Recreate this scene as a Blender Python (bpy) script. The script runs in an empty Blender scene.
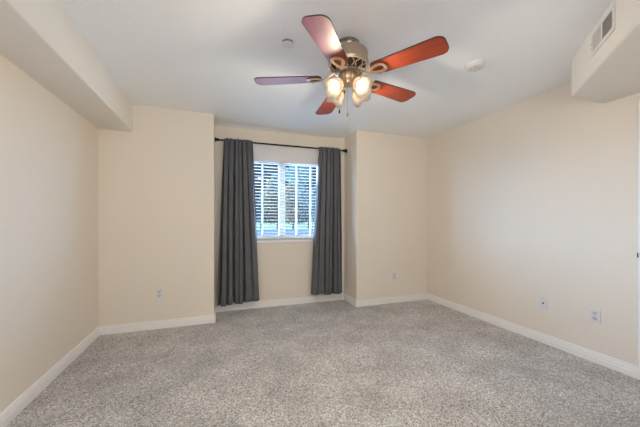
import bpy, bmesh, math, random
from mathutils import Vector, Matrix
random.seed(7)
PI = math.pi
S = bpy.context.scene
COL = S.collection

# ------------------------------------------------------------------ camera
cam_data = bpy.data.cameras.new('camera')
cam = bpy.data.objects.new('camera', cam_data)
COL.objects.link(cam)
cam.location = (0, 0, 1.193)
cam.rotation_euler = (PI / 2, 0, -0.338)
cam_data.sensor_width = 36.0
cam_data.lens = 36.0 * 289.68 / 640.0
cam_data.shift_y = 7.01 / 640.0
cam_data.clip_start = 0.02
cam_data.clip_end = 600
S.camera = cam

# ------------------------------------------------------------------ sky and exposure
SKY_STRENGTH = 1.65
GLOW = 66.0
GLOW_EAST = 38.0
ZENITH_GAIN = 15.0
BULB = 14.0
LAMP = 11.0
FILL = 56.0
W = bpy.data.worlds.new('overcast_sky')
S.world = W
W.use_nodes = True
wn = W.node_tree.nodes
wl = W.node_tree.links
bg = wn['Background']
tc = wn.new('ShaderNodeTexCoord')
sx = wn.new('ShaderNodeSeparateXYZ')
up = wn.new('ShaderNodeMapRange')          # an overcast sky is brighter towards the zenith
up.inputs['From Min'].default_value = 0.27
up.inputs['From Max'].default_value = 1.0
up.inputs['To Min'].default_value = SKY_STRENGTH
up.inputs['To Max'].default_value = SKY_STRENGTH * (1 + ZENITH_GAIN)
wl.new(tc.outputs['Generated'], sx.inputs['Vector'])
wl.new(sx.outputs['Z'], up.inputs['Value'])
# added sky lobes beside the view, stronger in the west, lighting the side walls
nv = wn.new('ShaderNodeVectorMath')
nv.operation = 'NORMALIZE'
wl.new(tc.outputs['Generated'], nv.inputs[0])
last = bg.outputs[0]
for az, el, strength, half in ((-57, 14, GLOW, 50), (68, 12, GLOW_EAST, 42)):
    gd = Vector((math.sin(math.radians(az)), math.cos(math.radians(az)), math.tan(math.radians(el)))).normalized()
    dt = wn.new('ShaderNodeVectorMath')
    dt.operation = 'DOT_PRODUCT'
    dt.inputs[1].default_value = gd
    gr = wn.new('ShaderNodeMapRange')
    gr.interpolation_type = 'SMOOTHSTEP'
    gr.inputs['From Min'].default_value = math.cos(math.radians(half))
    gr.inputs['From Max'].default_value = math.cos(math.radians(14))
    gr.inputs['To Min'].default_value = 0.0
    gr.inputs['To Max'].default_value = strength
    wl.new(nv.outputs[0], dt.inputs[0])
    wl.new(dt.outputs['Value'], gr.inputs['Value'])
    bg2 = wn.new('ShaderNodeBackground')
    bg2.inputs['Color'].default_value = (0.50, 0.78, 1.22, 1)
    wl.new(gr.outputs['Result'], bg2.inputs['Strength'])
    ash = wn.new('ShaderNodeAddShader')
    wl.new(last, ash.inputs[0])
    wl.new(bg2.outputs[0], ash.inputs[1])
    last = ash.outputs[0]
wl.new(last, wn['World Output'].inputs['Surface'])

def area(name, loc, rot, sx, sy, energy, color, portal=False):
    d = bpy.data.lights.new(name, 'AREA')
    d.shape = 'RECTANGLE'
    d.size = sx
    d.size_y = sy
    d.energy = energy
    d.color = color
    if portal:
        d.cycles.is_portal = True
    o = bpy.data.objects.new(name, d)
    o.location = loc
    o.rotation_euler = rot
    COL.objects.link(o)
    return o

# soft fill lamp added behind the camera, aimed forward and up at the ceiling
area('fill_light', (0.25, -1.35, 1.45), (math.radians(126), 0, 0), 1.6, 1.4, FILL, (0.752, 0.785, 0.81))
# portal that guides sky sampling through the window opening
area('window_portal', (0.84, 4.175, 1.48), (-PI / 2, 0, 0), 1.2, 1.1, 1.0, (1, 1, 1), portal=True)

S.view_settings.view_transform = 'Standard'
S.view_settings.look = 'None'
S.view_settings.gamma = 1
S.view_settings.use_curve_mapping = False
S.view_settings.exposure = 0.10
S.cycles.use_denoising = True
S.cycles.max_bounces = 12
S.cycles.diffuse_bounces = 8
S.cycles.transmission_bounces = 8
S.cycles.sample_clamp_indirect = 8.0

# ------------------------------------------------------------------ helpers
def mat(name, color, rough=0.5, metal=0.0, spec=0.5):
    m = bpy.data.materials.new(name)
    m.use_nodes = True
    b = m.node_tree.nodes['Principled BSDF']
    b.inputs['Base Color'].default_value = (*color, 1)
    b.inputs['Roughness'].default_value = rough
    b.inputs['Metallic'].default_value = metal
    b.inputs['Specular IOR Level'].default_value = spec
    return m

def nodes(m):
    return m.node_tree.nodes, m.node_tree.links, m.node_tree.nodes['Principled BSDF']

def noise_node(m, scale, detail=2.0, rough=0.5, coord='Object', mapping=None):
    n, l, b = nodes(m)
    t = n.new('ShaderNodeTexCoord')
    x = n.new('ShaderNodeTexNoise')
    x.inputs['Scale'].default_value = scale
    x.inputs['Detail'].default_value = detail
    x.inputs['Roughness'].default_value = rough
    if mapping:
        mp = n.new('ShaderNodeMapping')
        mp.inputs['Scale'].default_value = mapping
        l.new(t.outputs[coord], mp.inputs['Vector'])
        l.new(mp.outputs['Vector'], x.inputs['Vector'])
    else:
        l.new(t.outputs[coord], x.inputs['Vector'])
    return x

def ramp(m, src, stops):
    n, l, b = nodes(m)
    r = n.new('ShaderNodeValToRGB')
    e = r.color_ramp.elements
    while len(e) < len(stops):
        e.new(0.5)
    for k, (p, c) in enumerate(stops):
        e[k].position = p
        e[k].color = (*c, 1)
    l.new(src, r.inputs['Fac'])
    return r

def bump(m, src, strength, dist):
    n, l, b = nodes(m)
    bp = n.new('ShaderNodeBump')
    bp.inputs['Strength'].default_value = strength
    bp.inputs['Distance'].default_value = dist
    l.new(src, bp.inputs['Height'])
    l.new(bp.outputs['Normal'], b.inputs['Normal'])

def link_color(m, out):
    n, l, b = nodes(m)
    l.new(out, b.inputs['Base Color'])

def obj(name, bm, m, parent=None, smooth=False):
    bmesh.ops.recalc_face_normals(bm, faces=bm.faces)
    me = bpy.data.meshes.new(name)
    bm.to_mesh(me)
    bm.free()
    me.materials.append(m)
    if smooth:
        for p in me.polygons:
            p.use_smooth = True
        if smooth != 'all':
            me.set_sharp_from_angle(angle=math.radians(40))
    o = bpy.data.objects.new(name, me)
    COL.objects.link(o)
    if parent is not None:
        o.parent = parent
    return o

def thing(name, label, cat, loc=(0, 0, 0), rot=(0, 0, 0), group=None):
    o = bpy.data.objects.new(name, None)
    o.empty_display_size = 0.1
    COL.objects.link(o)
    o.location = loc
    o.rotation_euler = rot
    o['label'] = label
    o['category'] = cat
    if group:
        o['group'] = group
    return o

def tag(o, label, cat, group=None):
    o['label'] = label
    o['category'] = cat
    if group:
        o['group'] = group
    return o

def struct(name, bm, m, parent=None, smooth=False):
    o = obj(name, bm, m, parent, smooth)
    if parent is None:
        o['kind'] = 'structure'
    return o

def BM():
    return bmesh.new()

def add_box(bm, x0, x1, y0, y1, z0, z1, M=None, bevel=0.0, seg=2):
    vs = [bm.verts.new(Vector((x, y, z))) for x in (x0, x1) for y in (y0, y1) for z in (z0, z1)]
    idx = [(0, 1, 3, 2), (4, 6, 7, 5), (0, 4, 5, 1), (2, 3, 7, 6), (0, 2, 6, 4), (1, 5, 7, 3)]
    fs = [bm.faces.new([vs[i] for i in f]) for f in idx]
    if bevel:
        es = list({e for f in fs for e in f.edges})
        r = bmesh.ops.bevel(bm, geom=es, offset=bevel, segments=seg, affect='EDGES', profile=0.5)
        vs = list({v for f in r['faces'] for v in f.verts} | {v for v in vs if v.is_valid})
    if M is not None:
        bmesh.ops.transform(bm, matrix=M, verts=[v for v in vs if v.is_valid])

def add_prism(bm, pts, z0, z1, M=None):
    lo = [bm.verts.new((p[0], p[1], z0)) for p in pts]
    hi = [bm.verts.new((p[0], p[1], z1)) for p in pts]
    n = len(pts)
    bm.faces.new(lo[::-1])
    bm.faces.new(hi)
    for i in range(n):
        j = (i + 1) % n
        bm.faces.new((lo[i], lo[j], hi[j], hi[i]))
    if M is not None:
        bmesh.ops.transform(bm, matrix=M, verts=lo + hi)

def add_lathe(bm, prof, n=32, M=None, rmod=None, cap=True):
    """prof = [(radius, z)]; rmod(ang, k) -> (radius factor, dz)"""
    rings = []
    allv = []
    for k, (r, z) in enumerate(prof):
        ring = []
        for i in range(n):
            a = 2 * PI * i / n
            f, dz = rmod(a, k) if rmod else (1, 0)
            ring.append(bm.verts.new((r * f * math.cos(a), r * f * math.sin(a), z + dz)))
        rings.append(ring)
        allv += ring
    for k in range(len(rings) - 1):
        for i in range(n):
            j = (i + 1) % n
            bm.faces.new((rings[k][i], rings[k][j], rings[k + 1][j], rings[k + 1][i]))
    if cap:
        bm.faces.new(rings[0][::-1])
        bm.faces.new(rings[-1])
    if M is not None:
        bmesh.ops.transform(bm, matrix=M, verts=allv)

def add_tube(bm, pts, r, n=8, closed=False, M=None, radii=None):
    pts = [Vector(p) for p in pts]
    N = len(pts)
    rings = []
    allv = []
    up = None
    for i, p in enumerate(pts):
        if closed:
            t = (pts[(i + 1) % N] - pts[i - 1]).normalized()
        else:
            t = (pts[min(i + 1, N - 1)] - pts[max(i - 1, 0)]).normalized()
        if up is None:
            up = Vector((0, 0, 1)) if abs(t.z) < 0.9 else Vector((1, 0, 0))
        a = t.cross(up)
        if a.length < 1e-5:
            a = t.cross(Vector((0, 1, 0)))
        a.normalize()
        b = t.cross(a).normalized()
        up = -b if b.dot(up) < 0 else b
        rr = radii[i] if radii else r
        ring = [bm.verts.new(p + a * rr * math.cos(2 * PI * k / n) + b * rr * math.sin(2 * PI * k / n)) for k in range(n)]
        rings.append(ring)
        allv += ring
    for i in range(N if closed else N - 1):
        A, B = rings[i], rings[(i + 1) % N]
        for k in range(n):
            j = (k + 1) % n
            bm.faces.new((A[k], A[j], B[j], B[k]))
    if not closed:
        bm.faces.new(rings[0][::-1])
        bm.faces.new(rings[-1])
    if M is not None:
        bmesh.ops.transform(bm, matrix=M, verts=allv)

def add_sweep(bm, path, prof):
    """sweep a closed (offset, z) profile along a plan polyline with mitres; offset grows to the left of the path"""
    P = [Vector((p[0], p[1])) for p in path]
    rings = []
    for i, p in enumerate(P):
        d0 = (P[i] - P[i - 1]).normalized() if i > 0 else None
        d1 = (P[i + 1] - P[i]).normalized() if i < len(P) - 1 else None
        if d0 is None:
            d0 = d1
        if d1 is None:
            d1 = d0
        n0 = Vector((-d0.y, d0.x))
        n1 = Vector((-d1.y, d1.x))
        m = (n0 + n1)
        m = m / (m.dot(n0)) if m.length > 1e-6 else n0
        rings.append([bm.verts.new((p.x + m.x * o, p.y + m.y * o, z)) for o, z in prof])
    k = len(prof)
    for i in range(len(rings) - 1):
        for a in range(k):
            b = (a + 1) % k
            bm.faces.new((rings[i][a], rings[i][b], rings[i + 1][b], rings[i + 1][a]))
    bm.faces.new(rings[0])
    bm.faces.new(rings[-1][::-1])

# ------------------------------------------------------------------ materials
def paint(name, color, bump_scale=55, strength=0.25):
    m = mat(name, color, 0.75, 0, 0.25)
    x = noise_node(m, bump_scale, 3.0, 0.55)
    bump(m, x.outputs['Fac'], strength, 0.004)
    return m

M_wall = paint('cream_wall_paint', (0.80, 0.728, 0.636))
M_soffit = paint('pale_soffit_paint', (0.82, 0.79, 0.735))
M_ceiling = paint('white_ceiling_paint', (0.90, 0.92, 0.93), 40, 0.45)
M_trim = mat('white_trim_paint', (0.88, 0.86, 0.85), 0.4)
M_white = mat('white_plastic', (0.72, 0.71, 0.72), 0.45)
M_ivory = mat('light_plastic', (0.64, 0.61, 0.61), 0.45)
M_slot = mat('dark_slot', (0.05, 0.045, 0.045), 0.6)
M_vinyl = mat('white_vinyl', (0.80, 0.74, 0.66), 0.4)
M_blind = mat('white_blind', (0.50, 0.49, 0.48), 0.5)
M_valance = mat('pale_blind_valance', (0.74, 0.72, 0.73), 0.5)
M_black = mat('black_rod_metal', (0.012, 0.012, 0.014), 0.4, 0.6)
M_cover = mat('sprinkler_plate', (0.78, 0.80, 0.82), 0.5)
M_bronze_ring = mat('brown_sprinkler_cup', (0.25, 0.17, 0.11), 0.5)
M_screw = mat('screw_metal', (0.5, 0.48, 0.45), 0.35, 0.9)

# carpet: speckled grey-beige pile
M_carpet = mat('grey_beige_carpet', (0.4, 0.36, 0.33), 0.95, 0, 0.1)
n, l, b = nodes(M_carpet)
t = n.new('ShaderNodeTexCoord')
v1 = n.new('ShaderNodeTexNoise')
v1.inputs['Scale'].default_value = 125
v1.inputs['Detail'].default_value = 3
v1.inputs['Roughness'].default_value = 0.8
vo = n.new('ShaderNodeTexVoronoi')
vo.inputs['Scale'].default_value = 170
l.new(t.outputs['Object'], vo.inputs['Vector'])
vs_ = n.new('ShaderNodeSeparateColor')
l.new(vo.outputs['Color'], vs_.inputs[0])
v2 = n.new('ShaderNodeTexNoise')
v2.inputs['Scale'].default_value = 3.2
v2.inputs['Detail'].default_value = 3
v3 = n.new('ShaderNodeTexNoise')
v3.inputs['Scale'].default_value = 38
v3.inputs['Detail'].default_value = 3
for x in (v1, v2, v3):
    l.new(t.outputs['Object'], x.inputs['Vector'])
r1 = ramp(M_carpet, vs_.outputs[0], [(0.0, (0.21, 0.185, 0.17)), (0.22, (0.42, 0.395, 0.38)), (0.6, (0.61, 0.60, 0.595)), (1.0, (0.87, 0.87, 0.88))])
r2 = ramp(M_carpet, v2.outputs['Fac'], [(0.35, (0.84, 0.84, 0.84)), (0.65, (1.08, 1.07, 1.07))])
r3 = ramp(M_carpet, v3.outputs['Fac'], [(0.35, (0.90, 0.895, 0.89)), (0.62, (1.06, 1.06, 1.06))])
mx = n.new('ShaderNodeMix')
mx.data_type = 'RGBA'
mx.blend_type = 'MULTIPLY'
mx.inputs['Factor'].default_value = 1
l.new(r1.outputs['Color'], mx.inputs[6])
l.new(r2.outputs['Color'], mx.inputs[7])
mx2 = n.new('ShaderNodeMix')
mx2.data_type = 'RGBA'
mx2.blend_type = 'MULTIPLY'
mx2.inputs['Factor'].default_value = 1
l.new(mx.outputs[2], mx2.inputs[6])
l.new(r3.outputs['Color'], mx2.inputs[7])
l.new(mx2.outputs[2], b.inputs['Base Color'])
bump(M_carpet, v1.outputs['Fac'], 0.6, 0.012)

# curtain cloth: charcoal with a fine weave
M_curtain = mat('charcoal_curtain_cloth', (0.13, 0.134, 0.145), 0.62, 0, 0.35)
x = noise_node(M_curtain, 60, 4, 0.7, mapping=(6, 6, 0.7))
rr = ramp(M_curtain, x.outputs['Fac'], [(0.3, (0.065, 0.068, 0.078)), (0.7, (0.145, 0.148, 0.160))])
link_color(M_curtain, rr.outputs['Color'])
M_curtain.node_tree.nodes['Principled BSDF'].inputs['Sheen Weight'].default_value = 0.08
M_curtain.node_tree.nodes['Principled BSDF'].inputs['Sheen Roughness'].default_value = 0.4
bump(M_curtain, x.outputs['Fac'], 0.25, 0.002)

# fan
M_brass = mat('antique_brass', (0.60, 0.42, 0.28), 0.34, 0.85)
M_brass_pale = mat('pale_antique_brass', (0.76, 0.57, 0.41), 0.36, 0.75)
M_motor = mat('tan_metal_motor', (0.46, 0.37, 0.29), 0.38, 0.8)
M_nickel = mat('grey_pewter', (0.30, 0.27, 0.24), 0.25, 0.9)
M_dark = mat('dark_bronze', (0.05, 0.035, 0.028), 0.4, 0.6)
M_cherry = mat('cherry_blade_wood', (0.36, 0.075, 0.02), 0.45, 0, 0.2)
_b = M_cherry.node_tree.nodes['Principled BSDF']
_b.inputs['Coat Weight'].default_value = 0.75
_b.inputs['Coat IOR'].default_value = 1.47
_b.inputs['Coat Roughness'].default_value = 0.42
x = noise_node(M_cherry, 9, 5, 0.65, mapping=(0.6, 9, 9))
rr = ramp(M_cherry, x.outputs['Fac'], [(0.3, (0.20, 0.022, 0.006)), (0.5, (0.29, 0.038, 0.010)), (0.72, (0.37, 0.058, 0.015))])
link_color(M_cherry, rr.outputs['Color'])
M_edge = mat('dark_blade_edge', (0.03, 0.015, 0.012), 0.4)

M_glass_shade = bpy.data.materials.new('frosted_shade_glass')
M_glass_shade.use_nodes = True
n = M_glass_shade.node_tree.nodes
l = M_glass_shade.node_tree.links
n.remove(n['Principled BSDF'])
tr = n.new('ShaderNodeBsdfTranslucent')
tr.inputs['Color'].default_value = (0.80, 0.74, 0.66, 1)
df = n.new('ShaderNodeBsdfPrincipled')
df.inputs['Base Color'].default_value = (0.66, 0.63, 0.58, 1)
df.inputs['Roughness'].default_value = 0.35
ms = n.new('ShaderNodeMixShader')
ms.inputs['Fac'].default_value = 0.5
l.new(tr.outputs[0], ms.inputs[1])
l.new(df.outputs[0], ms.inputs[2])
l.new(ms.outputs[0], n['Material Output'].inputs['Surface'])

M_bulb = bpy.data.materials.new('warm_bulb_glow')
M_bulb.use_nodes = True
b = M_bulb.node_tree.nodes['Principled BSDF']
b.inputs['Base Color'].default_value = (1, 0.9, 0.75, 1)
b.inputs['Emission Color'].default_value = (1.0, 0.74, 0.48, 1)
b.inputs['Emission Strength'].default_value = BULB

# window pane: clear glass that lets light straight through
M_pane = bpy.data.materials.new('window_glass')
M_pane.use_nodes = True
n = M_pane.node_tree.nodes
l = M_pane.node_tree.links
n.remove(n['Principled BSDF'])
tp = n.new('ShaderNodeBsdfTransparent')
tp.inputs['Color'].default_value = (0.93, 0.97, 0.98, 1)
gl = n.new('ShaderNodeBsdfGlossy')
gl.inputs['Roughness'].default_value = 0.03
ms = n.new('ShaderNodeMixShader')
ms.inputs['Fac'].default_value = 0.05
l.new(tp.outputs[0], ms.inputs[1])
l.new(gl.outputs[0], ms.inputs[2])
l.new(ms.outputs[0], n['Material Output'].inputs['Surface'])

# ------------------------------------------------------------------ room shell
H = 2.44
XL, XR, YB, YA = -1.178, 2.996, 3.613, 4.02
AL, AR = -0.045, 1.806
YN = -1.6
WX0, WX1, WZ0, WZ1 = 0.24, 1.46, 0.92, 2.05     # window opening

bm = BM(); add_box(bm, XL - 0.12, XR + 0.12, YN - 0.12, YA + 0.15, -0.12, 0)
struct('floor', bm, M_carpet)
bm = BM(); add_box(bm, XL - 0.12, XR + 0.12, YN - 0.12, YA + 0.15, H, H + 0.12)
struct('ceiling', bm, M_ceiling)
bm = BM(); add_box(bm, XL - 0.12, XL, YN, YB, 0, H)
struct('wall_left', bm, M_wall)
bm = BM(); add_box(bm, XR, XR + 0.12, YN, YB, 0, H)
struct('wall_right', bm, M_wall)
bm = BM(); add_box(bm, XL - 0.12, XR + 0.12, YN - 0.12, YN, 0, H)
struct('wall_near', bm, M_wall)

def corner_wall(name, x0, x1, edge_x):
    bm = BM()
    add_box(bm, x0, x1, YB, YA + 0.15, 0, H)
    es = [e for e in bm.edges if all(abs(v.co.x - edge_x) < 1e-4 and abs(v.co.y - YB) < 1e-4 for v in e.verts)]
    bmesh.ops.bevel(bm, geom=es, offset=0.014, segments=5, affect='EDGES', profile=0.5)
    return struct(name, bm, M_wall, smooth=True)
corner_wall('wall_back_left', XL - 0.12, AL, AL)
corner_wall('wall_back_right', AR, XR + 0.12, AR)

# alcove back wall with the window opening
bm = BM()
add_box(bm, AL, WX0, YA, YA + 0.15, 0, H)
add_box(bm, WX1, AR, YA, YA + 0.15, 0, H)
add_box(bm, WX0, WX1, YA, YA + 0.15, 0, WZ0 - 0.035)
add_box(bm, WX0, WX1, YA, YA + 0.15, WZ1, H)
bmesh.ops.remove_doubles(bm, verts=bm.verts, dist=1e-5)
struct('wall_alcove', bm, M_wall)

# boxed-in soffits below the ceiling
def bevelled_prism(pts, z0, z1, off=0.012):
    bm = BM()
    add_prism(bm, pts, z0, z1)
    es = [e for e in bm.edges if any(v.co.z < z0 + 1e-4 for v in e.verts)]
    bmesh.ops.bevel(bm, geom=es, offset=off, segments=4, affect='EDGES', profile=0.5)
    return bm
struct('soffit_left', bevelled_prism([(XL - 0.03, YN), (-0.867, YN), (-0.867, YB + 0.03), (XL - 0.03, YB + 0.03)], 2.150, H), M_soffit, smooth=True)
struct('soffit_right', bevelled_prism([(2.594, 1.480), (1.5, 0.386), (1.5, YN), (XR + 0.03, YN), (XR + 0.03, 1.480)], 2.156, H), M_soffit, smooth=True)

# baseboards: stepped profile, mitred round the corners
BB = [(0, 0), (0.017, 0), (0.017, 0.042), (0.0095, 0.046), (0.0095, 0.050), (0.0155, 0.053), (0.0155, 0.066), (0.0080, 0.070), (0.0080, 0.075), (0.0110, 0.078), (0.0095, 0.086), (0.004, 0.090), (0, 0.090)]
def baseboard(name, path):
    bm = BM(); add_sweep(bm, path, [(o, z) for o, z in BB])
    return struct(name, bm, M_trim)
baseboard('baseboard_left', [(XL, YB), (XL, YN)])
baseboard('baseboard_back_left', [(AL, YA), (AL, YB), (XL, YB)])
baseboard('baseboard_alcove', [(AR, YA), (AL, YA)])
baseboard('baseboard_back_right', [(XR, YB), (AR, YB), (AR, YA)])
baseboard('baseboard_right', [(XR, 1.262), (XR, YB)])

# narrow white strip put in for the pale band along the alcove ceiling
bm = BM(); add_sweep(bm, [(AR, YA), (AL, YA)], [(0, H - 0.008), (0.030, H - 0.008), (0.058, H), (0, H)])
struct('strip_alcove_ceiling', bm, M_trim)

# white door casing at the right edge of the view, with one hinge leaf
bm = BM()
add_box(bm, XR - 0.018, XR, 1.195, 1.262, 0, 2.10, bevel=0.004)
add_box(bm, XR - 0.024, XR, 1.205, 1.220, 0, 2.10, bevel=0.003)
casing = struct('door_casing', bm, M_trim)
bm = BM(); add_tube(bm, [(XR - 0.021, 1.262, 0.915), (XR - 0.021, 1.262, 0.95)], 0.004, 8)
obj('latch_pin', bm, M_slot, casing)

# ------------------------------------------------------------------ window
bm = BM()
FY0, FY1 = 4.095, 4.150
fw = 0.035
add_box(bm, WX0, WX1, FY0, FY1, WZ0, WZ0 + fw)
add_box(bm, WX0, WX1, FY0, FY1, WZ1 - fw, WZ1)
add_box(bm, WX0, WX0 + fw, FY0, FY1, WZ0 + fw, WZ1 - fw)
add_box(bm, WX1 - fw, WX1, FY0, FY1, WZ0 + fw, WZ1 - fw)
add_box(bm, 0.838, 0.892, FY0, FY1, WZ0 + fw, WZ1 - fw, bevel=0.003)
win = struct('window_1', bm, M_vinyl)
def sash(x0, x1, y, bars):
    bm = BM()
    z0, z1 = WZ0 + fw, WZ1 - fw
    s = 0.022
    add_box(bm, x0, x1, y, y + 0.022, z0, z0 + s)
    add_box(bm, x0, x1, y, y + 0.022, z1 - s, z1)
    add_box(bm, x0, x0 + s, y, y + 0.022, z0 + s, z1 - s)
    add_box(bm, x1 - s, x1, y, y + 0.022, z0 + s, z1 - s)
    so = obj('sash', bm, M_vinyl, win)
    for bx in bars:
        bm = BM(); add_box(bm, bx - 0.010, bx + 0.010, y + 0.006, y + 0.020, z0 + s, z1 - s)
        obj('muntin', bm, M_vinyl, so)
    bm = BM(); add_box(bm, x0 + s, x1 - s, y + 0.0095, y + 0.0125, z0 + s, z1 - s)
    obj('pane', bm, M_pane, so)
sash(WX0 + fw, 0.838, 4.100, [0.405, 0.588])
sash(0.892, WX1 - fw, 4.124, [1.088, 1.303])

bm = BM()
add_box(bm, WX0 - 0.03, WX1 + 0.03, YA - 0.022, YA, WZ0 - 0.035, WZ0, bevel=0.004)
add_box(bm, WX0, WX1, YA - 0.002, 4.095, WZ0 - 0.035, WZ0)
struct('window_sill', bm, M_trim)

# venetian blind: valance, headrail, slats, bottom rail, ladder cords, wand
blind = thing('window_blind', 'white horizontal slat blind with a deep pale valance in the alcove window', 'blind', (0.85, 4.055, WZ0))
def bz(z):
    return z - WZ0
bm = BM(); add_box(bm, WX0 - 0.85 - 0.04, WX1 - 0.85 + 0.04, -0.057, -0.036, bz(2.005), bz(2.232), bevel=0.004)
obj('valance', bm, M_valance, blind)
bm = BM(); add_box(bm, WX0 - 0.845, WX1 - 0.855, -0.024, 0.024, bz(2.012), bz(2.045))
obj('headrail', bm, M_blind, blind)
bm = BM()
for k in range(24):
    z = bz(1.985 - 0.0435 * k)
    R = Matrix.Translation((0, 0, z)) @ Matrix.Rotation(math.radians(-6), 4, 'X')
    # gently crowned slat
    xs0, xs1 = WX0 - 0.845, WX1 - 0.855
    prof = [(-0.024, -0.0022), (-0.012, 0.0004), (0, 0.0012), (0.012, 0.0004), (0.024, -0.0022)]
    top = [[bm.verts.new(R @ Vector((xx, yy, zz + 0.0012))) for yy, zz in prof] for xx in (xs0, xs1)]
    bot = [[bm.verts.new(R @ Vector((xx, yy, zz - 0.0012))) for yy, zz in prof] for xx in (xs0, xs1)]
    for q in range(4):
        bm.faces.new((top[0][q], top[1][q], top[1][q + 1], top[0][q + 1]))
        bm.faces.new((bot[0][q], bot[0][q + 1], bot[1][q + 1], bot[1][q]))
    bm.faces.new((top[0][0], bot[0][0], bot[1][0], top[1][0]))
    bm.faces.new((top[0][4], top[1][4], bot[1][4], bot[0][4]))
    for q in (0, 1):
        bm.faces.new(top[q] + bot[q][::-1])
obj('slats', bm, M_blind, blind)
bm = BM(); add_box(bm, WX0 - 0.845, WX1 - 0.855, -0.025, 0.025, bz(0.925), bz(0.945), bevel=0.004)
obj('bottom_rail', bm, M_blind, blind)
for xx in (0.405, 0.84, 1.30):
    bm = BM()
    for yy in (-0.0262, 0.0262):
        add_tube(bm, [(xx - 0.85, yy, bz(0.945)), (xx - 0.85, yy, bz(2.012))], 0.0012, 6)
    obj('ladder_cord', bm, M_blind, blind)

# ------------------------------------------------------------------ curtain rod and curtains
RY, RZ = 3.945, 2.232
rod = thing('curtain_rod', 'thin black curtain rod spanning the window alcove', 'curtain rod', (0.88, RY, RZ))
bm = BM(); add_tube(bm, [(AL + 0.015 - 0.88, 0, 0), (AR - 0.015 - 0.88, 0, 0)], 0.0105, 12)
obj('pole', bm, M_black, rod, smooth=True)
for sgn, xe in ((1, AL - 0.88), (-1, AR - 0.88)):
    M = Matrix.Translation((xe, 0, 0)) @ Matrix.Rotation(sgn * PI / 2, 4, 'Y')
    bm = BM(); add_lathe(bm, [(0.026, 0.0), (0.030, 0.003), (0.030, 0.013), (0.020, 0.020), (0.016, 0.034), (0.020, 0.038), (0.020, 0.046), (0.013, 0.052)], 20, M)
    obj('end_cap', bm, M_black, rod, smooth=True)

def curtain(label, seed, top, bot, z_bot, folds, flat, lean):
    """top/bot = (x0, x1) at head and hem; folds = list of (u at head, u at hem, width, depth at head, depth at hem)"""
    rnd = random.Random(seed)
    root = thing('curtain', label, 'curtain', ((bot[0] + bot[1]) / 2, RY, z_bot), group='charcoal curtains on the alcove rod')
    ox, oz = (bot[0] + bot[1]) / 2, z_bot
    NU, NV = 240, 60
    ph = rnd.uniform(0, 6)
    def surf(u, v):
        # v: 0 hem .. 1 head
        z = z_bot + (2.252 - z_bot) * v
        w = (1 - v) ** 0.85
        x0 = top[0] * (1 - w) + bot[0] * w
        x1 = top[1] * (1 - w) + bot[1] * w
        y = -0.050
        dx = 0
        for ct, cb, wd, dt_, db in folds:
            c = cb + (ct - cb) * v ** 1.2 + 0.008 * math.sin(4 * v + cb * 9)
            t = (u - c) / (1.4 * wd * (1.0 + 0.25 * (1 - v)))
            d = 1.75 * (db + (dt_ - db) * v)
            y += d * max(0.0, 1 - abs(t) / 1.15) ** 1.25
            dx -= 0.12 * d * t * math.exp(-0.45 * t * t)
        y -= 0.016 * math.sin(PI * u) + 0.012 * (1 - v)
        # gathers near the head
        hg = max(0, (v - 0.70) / 0.30) ** 1.5
        y += 0.007 * hg * math.sin(u * 2 * PI * 8.5 + ph)
        y += 0.004 * math.sin(u * 31 + 4 * v)
        rod_pinch = math.exp(-((z - RZ) / 0.028) ** 2)
        y = y * (1 - 0.5 * rod_pinch) + 0.004
        if v > 0.9:
            y = min(y, -0.0155)
        else:
            k9 = max(0, (v - 0.8) / 0.1)
            y = y * (1 - k9) + min(y, -0.0155) * k9
        if v > 0.985:
            z += 0.006 * math.sin(u * 2 * PI * 8.5 + ph)
        if v < 0.02:
            z += 0.006 * math.sin(u * 17 + ph)
        z += lean * (u - 0.5) * (1 - v) ** 4
        return Vector((x0 + (x1 - x0) * u + dx - ox, y, z - oz))
    bm = BM()
    g = [[bm.verts.new(surf(i / NU, j / NV)) for i in range(NU + 1)] for j in range(NV + 1)]
    gb = [[bm.verts.new(q.co + Vector((0, 0.0022, 0))) for q in row] for row in g]
    for j in range(NV):
        for i in range(NU):
            bm.faces.new((g[j][i], g[j][i + 1], g[j + 1][i + 1], g[j + 1][i]))
            bm.faces.new((gb[j][i], gb[j + 1][i], gb[j + 1][i + 1], gb[j][i + 1]))
    for j in range(NV):
        bm.faces.new((g[j][0], g[j + 1][0], gb[j + 1][0], gb[j][0]))
        bm.faces.new((g[j][NU], gb[j][NU], gb[j + 1][NU], g[j + 1][NU]))
    for i in range(NU):
        bm.faces.new((g[0][i], gb[0][i], gb[0][i + 1], g[0][i + 1]))
        bm.faces.new((g[NV][i], g[NV][i + 1], gb[NV][i + 1], gb[NV][i]))
    obj('cloth', bm, M_curtain, root, smooth='all')
    # sewn hem band on the room side
    bm = BM()
    rows = [0.0, 0.0015, 0.05, 0.0515]
    offs = [-0.0008, -0.0032, -0.0032, -0.0008]
    g = []
    for v, o in zip(rows, offs):
        g.append([bm.verts.new(surf(i / NU, v) + Vector((0, o, 0.001))) for i in range(NU + 1)])
    for j in range(3):
        for i in range(NU):
            bm.faces.new((g[j][i], g[j][i + 1], g[j + 1][i + 1], g[j + 1][i]))
    obj('hem', bm, M_curtain, root, smooth='all')
    return root
curtain('charcoal curtain left of the window, flaring wider towards its hem', 3,
        (0.068, 0.432), (-0.022, 0.515), 0.118,
[(0.04, 0.07, 0.026, 0.04, 0.05), (0.20, 0.24, 0.020, 0.045, 0.03), (0.36, 0.40, 0.028, 0.05, 0.06), (0.49, 0.52, 0.014, 0.045, 0.012), (0.61, 0.64, 0.026, 0.045, 0.055), (0.78, 0.84, 0.016, 0.04, 0.008), (0.97, 1.02, 0.03, 0.03, 0.02)], 0.25, 0.035)
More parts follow.
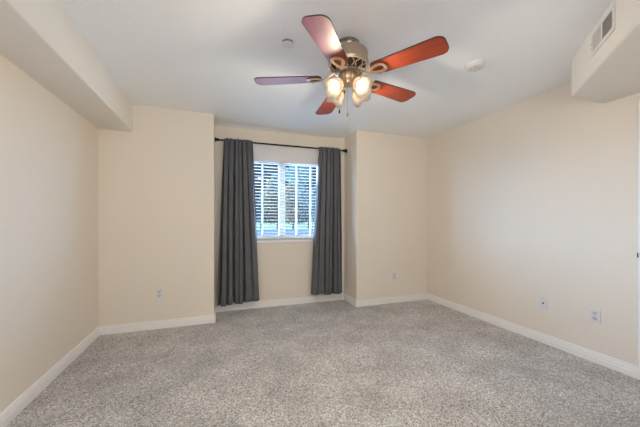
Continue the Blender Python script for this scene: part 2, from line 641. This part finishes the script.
curtain('charcoal curtain right of the window, hanging in straight narrow folds', 11,
        (1.374, 1.694), (1.243, 1.724), 0.135,
[(-0.02, 0.0, 0.03, 0.03, 0.02), (0.14, 0.18, 0.016, 0.04, 0.008), (0.32, 0.40, 0.022, 0.045, 0.025), (0.48, 0.53, 0.014, 0.04, 0.012), (0.64, 0.66, 0.030, 0.05, 0.06), (0.80, 0.82, 0.014, 0.045, 0.015), (0.93, 0.96, 0.030, 0.045, 0.05)], 0.3, -0.02)

# ------------------------------------------------------------------ ceiling fan
FX, FYC = 0.862, 1.855
FAN = thing('ceiling_fan', 'five bladed cherry wood ceiling fan with antique brass motor and four lit shades', 'ceiling fan', (FX, FYC, H))
def fz(z):
    return z - H
bm = BM(); add_lathe(bm, [(0.074, fz(2.44)), (0.080, fz(2.434)), (0.080, fz(2.424)), (0.072, fz(2.418)), (0.066, fz(2.40)), (0.060, fz(2.385)), (0.05, fz(2.372))], 40)
obj('canopy', bm, M_nickel, FAN, smooth=True)
bm = BM(); add_lathe(bm, [(0.045, fz(2.385)), (0.118, fz(2.378)), (0.134, fz(2.368)), (0.139, fz(2.352)), (0.139, fz(2.295)), (0.142, fz(2.292)), (0.142, fz(2.282)), (0.137, fz(2.276)), (0.05, fz(2.274))], 56)
motor = obj('motor_housing', bm, M_motor, FAN, smooth=True)
# openwork lower band: dark inner cone with brass scrolls around it
bm = BM(); add_lathe(bm, [(0.122, fz(2.276)), (0.082, fz(2.238)), (0.05, fz(2.236))], 40)
obj('inner_cone', bm, M_dark, motor, smooth=True)
bm = BM()
add_tube(bm, [(0.132 * math.cos(2 * PI * k / 48), 0.132 * math.sin(2 * PI * k / 48), fz(2.274)) for k in range(48)], 0.005, 8, closed=True)
for k in range(10):
    a0 = 2 * PI * k / 10
    for sg in (1, -1):
        pts = []
        for q in range(9):
            tq = q / 8
            a = a0 + sg * (0.04 + 0.22 * math.sin(tq * PI * 0.9))
            rr_ = 0.130 - 0.042 * tq
            pts.append((rr_ * math.cos(a), rr_ * math.sin(a), fz(2.274 - 0.038 * tq)))
        add_tube(bm, pts, 0.0042, 6)
obj('scroll_band', bm, M_brass_pale, motor, smooth=True)
bm = BM(); add_lathe(bm, [(0.06, fz(2.240)), (0.092, fz(2.238)), (0.097, fz(2.232)), (0.097, fz(2.222)), (0.088, fz(2.214)), (0.055, fz(2.212))], 48)
obj('flywheel', bm, M_nickel, FAN, smooth=True)
flute = lambda a, k: (1 + 0.03 * math.cos(14 * a), 0)
bm = BM(); add_lathe(bm, [(0.058, fz(2.214)), (0.062, fz(2.208)), (0.060, fz(2.188)), (0.052, fz(2.170)), (0.042, fz(2.160)), (0.040, fz(2.146)), (0.026, fz(2.138)), (0.010, fz(2.134))], 84, rmod=flute)
obj('switch_housing', bm, M_brass, FAN, smooth=True)

# blades: outline in local x (radial), y (across)
BP = math.radians(-8.5)
Z_BL = 2.196
def blade_outline():
    pts = []
    r0, r1 = 0.185, 0.660
    w0, w1 = 0.061, 0.077
    # root, slightly rounded
    for q in range(7):
        a = PI / 2 + PI * q / 6
        pts.append((r0 + 0.035 + 0.035 * math.cos(a), w0 * math.sin(a)))
    # tip: rounded corners
    rc = 0.048
    for q in range(9):
        a = -PI / 2 + (PI / 2) * q / 8
        pts.append((r1 - rc + rc * math.cos(a), -(w1 - rc) + rc * math.sin(a)))
    for q in range(9):
        a = (PI / 2) * q / 8
        pts.append((r1 - rc + rc * math.cos(a), (w1 - rc) + rc * math.sin(a)))
    return pts
OUT = blade_outline()
PH = 4.013
TIP_DZ = (0.0, -0.008, 0.010, -0.022, -0.012)
for k in range(5):
    ang = PH + k * 2 * PI / 5
    Mb = Matrix.Rotation(ang, 4, 'Z') @ Matrix.Translation((0, 0, fz(Z_BL))) @ Matrix.Rotation(-TIP_DZ[k] / 0.66, 4, 'Y') @ Matrix.Rotation(BP, 4, 'X')
    holder = Mb
    bm = BM()
    add_prism(bm, OUT, -0.003, 0.003)
    bo = obj('blade', bm, M_cherry, FAN)
    bo.matrix_local = Mb
    # thin dark edge band
    bm = BM()
    N = len(OUT)
    ring = []
    for i, (px, py) in enumerate(OUT):
        d = (Vector(OUT[(i + 1) % N]) - Vector(OUT[i - 1])).normalized()
        nrm = Vector((d.y, -d.x))
        ring.append([bm.verts.new((px + nrm.x * o, py + nrm.y * o, z)) for o, z in ((-0.001, -0.0036), (0.0008, -0.0036), (0.0008, 0.0036), (-0.001, 0.0036))])
    for i in range(N):
        A, B = ring[i], ring[(i + 1) % N]
        for q in range(4):
            bm.faces.new((A[q], A[(q + 1) % 4], B[(q + 1) % 4], B[q]))
    obj('edge_band', bm, M_edge, bo)
    # blade iron: arm from the flywheel, then an open teardrop plate under the blade
    bm = BM()
    loop = []
    for q in range(28):
        a = 2 * PI * q / 28
        xx = 0.226 + 0.056 * math.cos(a)
        wy = 0.047 * math.sin(a) * (0.68 + 0.32 * math.cos(a))
        loop.append((xx, wy, 0))
    add_tube(bm, loop, 0.0125, 8, closed=True, M=Matrix.Translation((0, 0, -0.0090)) @ Matrix.Diagonal((1, 1, 0.45, 1)))
    # arm, in blade coordinates
    inv = Mb.inverted()
    Rz = Matrix.Rotation(ang, 4, 'Z')
    a0 = inv @ (Rz @ Vector((0.088, 0, fz(2.226))))
    a1 = inv @ (Rz @ Vector((0.125, 0, fz(2.210))))
    for sg in (-1, 1):
        add_tube(bm, [a0 + Vector((0, 0.016 * sg, 0)), a1 + Vector((0, 0.012 * sg, 0)), Vector((0.155, 0.006 * sg, -0.010)), Vector((0.180, 0.004 * sg, -0.0085))], 0.0075, 8, radii=[0.007, 0.0085, 0.0085, 0.007])
    for (sx, sy) in ((0.250, 0.040), (0.250, -0.040), (0.282, 0)):
        add_lathe(bm, [(0.0065, -0.0150), (0.0065, -0.0165), (0.003, -0.018)], 10, Matrix.Translation((sx, sy, 0)))
    obj('blade_iron', bm, M_brass_pale, bo, smooth=True)

# four tulip shades on short arms
SH_R, SH_Z, TILT = 0.068, 2.145, math.radians(50)
for k in range(4):
    a = math.radians(200 + 90 * k)
    Ma = Matrix.Rotation(a, 4, 'Z') @ Matrix.Translation((SH_R, 0, fz(SH_Z))) @ Matrix.Rotation(PI - TILT, 4, 'Y')
    # local +z of Ma runs from the socket out through the mouth of the shade
    armo = BM()
    p0 = Matrix.Rotation(a, 4, 'Z') @ Vector((0.030, 0, fz(2.150)))
    p1 = Matrix.Rotation(a, 4, 'Z') @ Vector((0.055, 0, fz(2.150)))
    p2 = Ma @ Vector((0, 0, -0.012))
    p3 = Ma @ Vector((0, 0, 0.012))
    add_tube(armo, [p0, p1, p2, p3], 0.009, 10)
    add_lathe(armo, [(0.014, -0.006), (0.024, 0.0), (0.026, 0.008), (0.025, 0.020), (0.018, 0.022)], 24, Ma)
    la = obj('lamp_arm', armo, M_brass, FAN, smooth=True)
    prof = [(0.0235, 0.014), (0.031, 0.020), (0.043, 0.034), (0.0500, 0.050), (0.0515, 0.064), (0.0530, 0.078), (0.0610, 0.093), (0.0735, 0.106)]
    def ruffle(ang, kk, P=prof):
        t = max(0, (kk - 2) / 5) if kk < 8 else max(0, (13 - kk) / 5)
        return 1 + 0.06 * t * t * math.cos(5 * ang), 0.008 * t * t * math.cos(5 * ang)
    inner = [(r - 0.0028, z - 0.0005) for r, z in prof[::-1]]
    bm = BM(); add_lathe(bm, prof + inner, 60, Ma, rmod=ruffle, cap=False)
    obj('lamp_shade', bm, M_glass_shade, FAN, smooth='all')
    bm = BM()
    add_lathe(bm, [(0.012, 0.022), (0.013, 0.034), (0.019, 0.048), (0.0225, 0.060), (0.021, 0.072), (0.013, 0.081), (0.003, 0.084)], 20, Ma)
    obj('bulb', bm, M_bulb, FAN, smooth='all')
    sl = bpy.data.lights.new('lamp_light', 'SPOT')
    sl.energy = LAMP
    sl.color = (0.96, 0.82, 0.62)
    sl.spot_size = math.radians(172)
    sl.spot_blend = 0.35
    sl.shadow_soft_size = 0.018
    so = bpy.data.objects.new('lamp_light', sl)
    COL.objects.link(so)
    so.parent = FAN
    so.matrix_local = Ma @ Matrix.Translation((0, 0, 0.112)) @ Matrix.Rotation(PI, 4, 'X')

# two pull chains with fobs
for (cx, cy, z0, z1, m, fr) in ((-0.076, -0.020, 2.16, 1.957, M_dark, 0.006), (-0.020, -0.032, 2.13, 1.938, M_brass, 0.0085)):
    bm = BM(); add_tube(bm, [(cx * 0.8, cy * 0.8, fz(z0)), (cx, cy, fz(z0 - 0.02)), (cx, cy, fz(z1))], 0.0016, 6)
    ch = obj('pull_chain', bm, M_brass, FAN)
    bm = BM(); add_lathe(bm, [(0.002, fz(z1) + 0.002), (fr * 0.6, fz(z1) - 0.004), (fr, fz(z1) - 0.016), (fr * 0.8, fz(z1) - 0.024), (0.002, fz(z1) - 0.028)], 14, Matrix.Translation((cx, cy, 0)))
    obj('fob', bm, m, ch, smooth=True)

# ------------------------------------------------------------------ ceiling fixtures
sd = thing('smoke_detector', 'round white smoke detector on the ceiling right of the fan', 'smoke detector', (1.93, 1.768, H))
bm = BM(); add_lathe(bm, [(0.068, 0), (0.068, -0.010), (0.065, -0.013), (0.065, -0.030), (0.058, -0.038), (0.040, -0.040), (0.001, -0.040)], 40)
obj('body', bm, M_white, sd, smooth=True)
bm = BM()
for k in range(16):
    a = 2 * PI * k / 16
    add_box(bm, 0.0635, 0.0660, -0.007, 0.007, -0.027, -0.020, Matrix.Rotation(a, 4, 'Z'))
obj('vent_slots', bm, M_ivory, sd)
bm = BM(); add_lathe(bm, [(0.013, -0.0400), (0.013, -0.0425), (0.010, -0.0435), (0.001, -0.0435)], 20, Matrix.Translation((-0.012, -0.018, 0)))
obj('test_button', bm, M_ivory, sd, smooth=True)
for (px, py) in ((-0.030, 0.010), (0.018, 0.016), (0.024, -0.022)):
    bm = BM()
    add_lathe(bm, [(0.0045, -0.0396), (0.0045, -0.0408), (0.001, -0.0410)], 10, Matrix.Translation((px, py, 0)))
    obj('sounder_hole', bm, M_slot, sd)

sp = thing('sprinkler_cover', 'small round white sprinkler cover on the ceiling left of the fan', 'sprinkler cover', (0.459, 1.984, H))
bm = BM(); add_lathe(bm, [(0.038, 0), (0.038, -0.012), (0.030, -0.016)], 32)
obj('cup', bm, M_bronze_ring, sp, smooth=True)
bm = BM(); add_lathe(bm, [(0.042, -0.017), (0.044, -0.019), (0.043, -0.022), (0.02, -0.0228), (0.001, -0.023)], 36)
obj('plate', bm, M_cover, sp, smooth=True)

# ------------------------------------------------------------------ air register on the angled soffit face
RG = thing('air_register', 'white two-section air vent register on the angled right soffit', 'air vent', (2.2, 1.086, 2.336), (0, 0, PI / 4))
# local x runs along the face, local +y points out of the soffit's face into the soffit body, -y... into the room
def side(y):
    return y
VW, VH = 0.156, 0.074
bm = BM()
fr = 0.024
OUTY = 0.008
for (x0, x1, z0, z1) in ((-VW, VW, VH - fr, VH), (-VW, VW, -VH, -VH + fr), (-VW, -VW + fr, -VH + fr, VH - fr), (VW - fr, VW, -VH + fr, VH - fr), (-0.008, 0.008, -VH + fr, VH - fr)):
    add_box(bm, x0, x1, 0, OUTY, z0, z1)
bmesh.ops.remove_doubles(bm, verts=bm.verts, dist=1e-5)
obj('frame', bm, M_white, RG)
bm = BM(); add_box(bm, -VW + fr, VW - fr, 0, 0.0012, -VH + fr, VH - fr)
obj('duct_opening', bm, M_slot, RG)
M_lv = mat('louver_paint', (0.62, 0.58, 0.56), 0.45)
for sg, x0, x1 in ((-1, -VW + fr, -0.008), (1, 0.008, VW - fr)):
    bm = BM()
    nl = 9
    for k in range(nl):
        xx = x0 + (x1 - x0) * (k + 0.5) / nl
        Mv = Matrix.Translation((xx, 0.0045, 0)) @ Matrix.Rotation(math.radians(-42 * sg), 4, 'Z')
        add_box(bm, -0.0007, 0.0007, -0.0042, 0.0042, -VH + fr, VH - fr, Mv)
    obj('louvers', bm, M_lv, RG)
bm = BM()
add_box(bm, VW - 0.020, VW - 0.014, OUTY, OUTY + 0.005, -0.006, 0.006)
obj('damper_lever', bm, M_lv, RG)
for xx in (-VW + 0.010, VW - 0.006):
    bm = BM()
    add_lathe(bm, [(0.004, 0), (0.004, 0.0015), (0.001, 0.002)], 10, Matrix.Translation((xx, OUTY, -0.02)) @ Matrix.Rotation(-PI / 2, 4, 'X'))
    obj('screw', bm, M_screw, RG)

# ------------------------------------------------------------------ wall plates
def wall_plate(kind, label, cat, loc, rotz, group=None):
    """local -y points into the room, wall surface at y = 0"""
    nm = {'outlet': 'power_outlet', 'coax': 'cable_outlet'}[kind]
    t = thing(nm, label, cat, loc, (0, 0, rotz), group)
    bm = BM(); add_box(bm, -0.036, 0.036, -0.006, 0, -0.058, 0.058, bevel=0.0025)
    obj('plate', bm, M_white, t)
    if kind == 'outlet':
        for zc in (0.0215, -0.0215):
            bm = BM(); add_box(bm, -0.0165, 0.0165, -0.0085, -0.0058, zc - 0.0145, zc + 0.0145, bevel=0.002)
            rc = obj('receptacle', bm, M_ivory, t)
            bm = BM()
            add_box(bm, -0.0078, -0.0050, -0.0090, -0.0082, zc - 0.002, zc + 0.009)
            add_box(bm, 0.0050, 0.0078, -0.0090, -0.0082, zc - 0.001, zc + 0.008)
            add_lathe(bm, [(0.0030, 0.0082), (0.0030, 0.0090)], 10, Matrix.Translation((0, 0, zc - 0.0078)) @ Matrix.Rotation(PI / 2, 4, 'X'))
            obj('slots', bm, M_slot, rc)
        bm = BM(); add_lathe(bm, [(0.0032, 0.0058), (0.0030, 0.0072), (0.001, 0.0076)], 12, Matrix.Rotation(PI / 2, 4, 'X'))
        obj('screw', bm, M_screw, t)
    else:
        bm = BM()
        add_lathe(bm, [(0.0085, 0.0058), (0.0085, 0.0085), (0.0050, 0.0086), (0.0050, 0.016), (0.0035, 0.0165), (0.001, 0.0165)], 12, Matrix.Rotation(PI / 2, 4, 'X'))
        obj('connector', bm, M_slot, t, smooth=True)
        for zc in (0.042, -0.042):
            bm = BM(); add_lathe(bm, [(0.0032, 0.0058), (0.0030, 0.0072), (0.001, 0.0076)], 12, Matrix.Translation((0, 0, zc)) @ Matrix.Rotation(PI / 2, 4, 'X'))
            obj('screw', bm, M_screw, t)
    return t
G = 'electrical outlets around the room'
wall_plate('outlet', 'white power outlet on the back wall left of the window alcove', 'outlet', (-0.612, YB, 0.385), 0, G)
wall_plate('outlet', 'white power outlet on the back wall right of the window alcove', 'outlet', (2.416, YB, 0.385), 0, G)
wall_plate('outlet', 'white power outlet on the right wall nearest the camera', 'outlet', (XR, 1.532, 0.392), -PI / 2, G)
wall_plate('coax', 'white cable plate with a dark centre connector on the right wall', 'cable outlet', (XR, 1.943, 0.387), -PI / 2)

# ------------------------------------------------------------------ outside, seen through the blind
GZ = -0.1
def grass_mat(name, c0, c1, sc):
    m = mat(name, c0, 0.95, 0, 0.1)
    x = noise_node(m, sc, 3)
    r = ramp(m, x.outputs['Fac'], [(0.35, c0), (0.65, c1)])
    link_color(m, r.outputs['Color'])
    return m
M_lot = grass_mat('grey_parking_surface', (0.032, 0.037, 0.042), (0.050, 0.055, 0.060), 0.6)
M_bounce = grass_mat('pale_bounce_ground', (0.62, 0.63, 0.64), (0.70, 0.71, 0.72), 0.8)
M_grass = grass_mat('green_lawn', (0.085, 0.15, 0.035), (0.13, 0.20, 0.05), 1.2)
M_path = grass_mat('pale_concrete_road', (0.17, 0.155, 0.15), (0.21, 0.195, 0.19), 0.5)
def strip(name, y0, y1, m, z):
    bm = BM(); add_box(bm, -120, 170, y0, y1, z - 0.5, z)
    return struct(name, bm, m)
strip('ground_bounce', 4.20, 16, M_bounce, GZ)  # unseen near ground, made pale to bounce daylight up through the window
strip('ground_parking', 16, 43, M_lot, GZ)
strip('ground_lawn', 43, 66, M_grass, GZ + 0.02)
strip('ground_road', 66, 98, M_path, GZ)
strip('ground_far_lawn', 98, 260, M_grass, GZ + 0.02)

M_rail = mat('weathered_fence_wood', (0.035, 0.04, 0.05), 0.8)
FYD = 40.0
fence = thing('park_fence', 'low dark post and rail fence by the lawn outside the window', 'fence', (10, FYD, GZ))
for k in range(-7, 13):
    bm = BM(); add_box(bm, k * 2.25 - 0.11, k * 2.25 + 0.11, -0.11, 0.11, 0, 1.10, bevel=0.02)
    obj('post', bm, M_rail, fence)
for zz in (0.40, 0.95):
    bm = BM(); add_box(bm, -7 * 2.25, 12 * 2.25, -0.16, -0.11, zz - 0.04, zz + 0.04)
    obj('rail', bm, M_rail, fence)

M_bark = mat('tree_bark', (0.06, 0.05, 0.045), 0.9)
def leaf_mat(name, c0, c1):
    m = mat(name, c0, 0.8, 0, 0.2)
    x = noise_node(m, 0.8, 3)
    r = ramp(m, x.outputs['Fac'], [(0.38, c0), (0.62, c1)])
    link_color(m, r.outputs['Color'])
    return m
LEAF = {
    'green': leaf_mat('grey_green_leaves', (0.16, 0.23, 0.23), (0.26, 0.31, 0.24)),
    'gold': leaf_mat('golden_leaves', (0.46, 0.29, 0.10), (0.30, 0.28, 0.16)),
    'dark': leaf_mat('dark_teal_needles', (0.085, 0.14, 0.16), (0.14, 0.20, 0.20)),
}
def tree(name, label, x, y, hgt, rad, kind, shape, seed, base=0.18):
    rnd = random.Random(seed)
    t = thing(name, label, 'tree', (x, y, GZ), group='trees beyond the road')
    bm = BM()
    add_tube(bm, [(0, 0, 0), (0.1, 0, hgt * 0.4), (0, 0.1, hgt * 0.9)], 0.3, 8, radii=[0.32, 0.22, 0.05])
    for q in range(7):
        a = rnd.uniform(0, 2 * PI)
        z0 = hgt * rnd.uniform(base + 0.05, 0.65)
        rr_ = rad * 0.7
        add_tube(bm, [(0.05, 0, z0), (rr_ * 0.5 * math.cos(a), rr_ * 0.5 * math.sin(a), z0 + hgt * 0.07), (rr_ * math.cos(a), rr_ * math.sin(a), z0 + hgt * 0.16)], 0.1, 6, radii=[0.14, 0.09, 0.03])
    obj('trunk', bm, M_bark, t)
    bm = BM()
    for q in range(4200):
        v = rnd.random()
        z = hgt * (base + (1 - base) * v)
        env = (1 - v) ** 0.8 if shape == 'cone' else math.sin(PI * min(1, max(0.0, (v * 0.9 + 0.08)))) ** 0.6
        env *= 0.75 + 0.25 * math.sin(v * 19 + seed)
        r = rad * env * math.sqrt(rnd.random()) + 0.1
        a = rnd.uniform(0, 2 * PI)
        c = Vector((r * math.cos(a), r * math.sin(a), z))
        s = rnd.uniform(0.6, 1.3)
        Rm = Matrix.Rotation(rnd.uniform(0, 6.28), 3, 'Z') @ Matrix.Rotation(rnd.uniform(-1.2, 1.2), 3, 'X')
        vs = [bm.verts.new(c + Rm @ Vector((px * s, py * s, pz * s))) for px, py, pz in ((-0.5, 0, 0), (0, -0.35, 0.1), (0.5, 0, 0), (0, 0.35, 0.1))]
        bm.faces.new(vs)
    obj('foliage', bm, LEAF[kind], t)
    return t
tree('leafy_tree', 'tall grey green tree filling the right half of the window', 27.8, 104.0, 26.5, 6.2, 'green', 'round', 1, 0.02)
tree('golden_tree', 'golden autumn tree just left of the window mullion', 17.6, 101.8, 15.0, 3.8, 'gold', 'round', 2, 0.03)
tree('golden_tree', 'golden autumn tree in front of the tall grey green tree', 22.2, 91.5, 13.0, 3.2, 'gold', 'round', 3, 0.03)
tree('conifer', 'dark conifer at the left edge of the window view', 11.0, 102.0, 14.5, 3.4, 'dark', 'cone', 4, 0.06)
tree('conifer', 'dark conifer between the golden tree and the left edge of the window view', 16.8, 116.8, 14.5, 3.8, 'dark', 'cone', 5, 0.06)
tree('leafy_tree', 'broad grey green tree behind the golden trees in the middle of the window', 23.0, 122.0, 21.0, 5.0, 'green', 'round', 8, 0.02)
tree('leafy_tree', 'shorter green tree at the right edge of the window view', 37.5, 108.2, 17.0, 4.0, 'green', 'round', 6, 0.03)
M_hedge = LEAF['dark']
rnd = random.Random(99)
hd = None
bm = BM()
for q in range(9000):
    xx = rnd.uniform(-45, 45)
    top = 9.5 + 1.4 * math.sin(xx * 0.55) + 0.8 * math.sin(xx * 1.7 + 1)
    c = Vector((xx, rnd.uniform(-1.4, 1.4), top * rnd.random() ** 0.8))
    s = rnd.uniform(0.6, 1.2)
    Rm = Matrix.Rotation(rnd.uniform(0, 6.28), 3, 'Z') @ Matrix.Rotation(rnd.uniform(-1.2, 1.2), 3, 'X')
    vs = [bm.verts.new(c + Rm @ Vector((px * s, py * s, pz * s))) for px, py, pz in ((-0.5, 0, 0), (0, -0.35, 0.1), (0.5, 0, 0), (0, 0.35, 0.1))]
    bm.faces.new(vs)
hd = obj('hedge', bm, M_hedge)
hd.location = (25, 134, GZ)
tag(hd, 'dark hedge of dense shrubs behind the trees outside', 'hedge')
hd['kind'] = 'stuff'
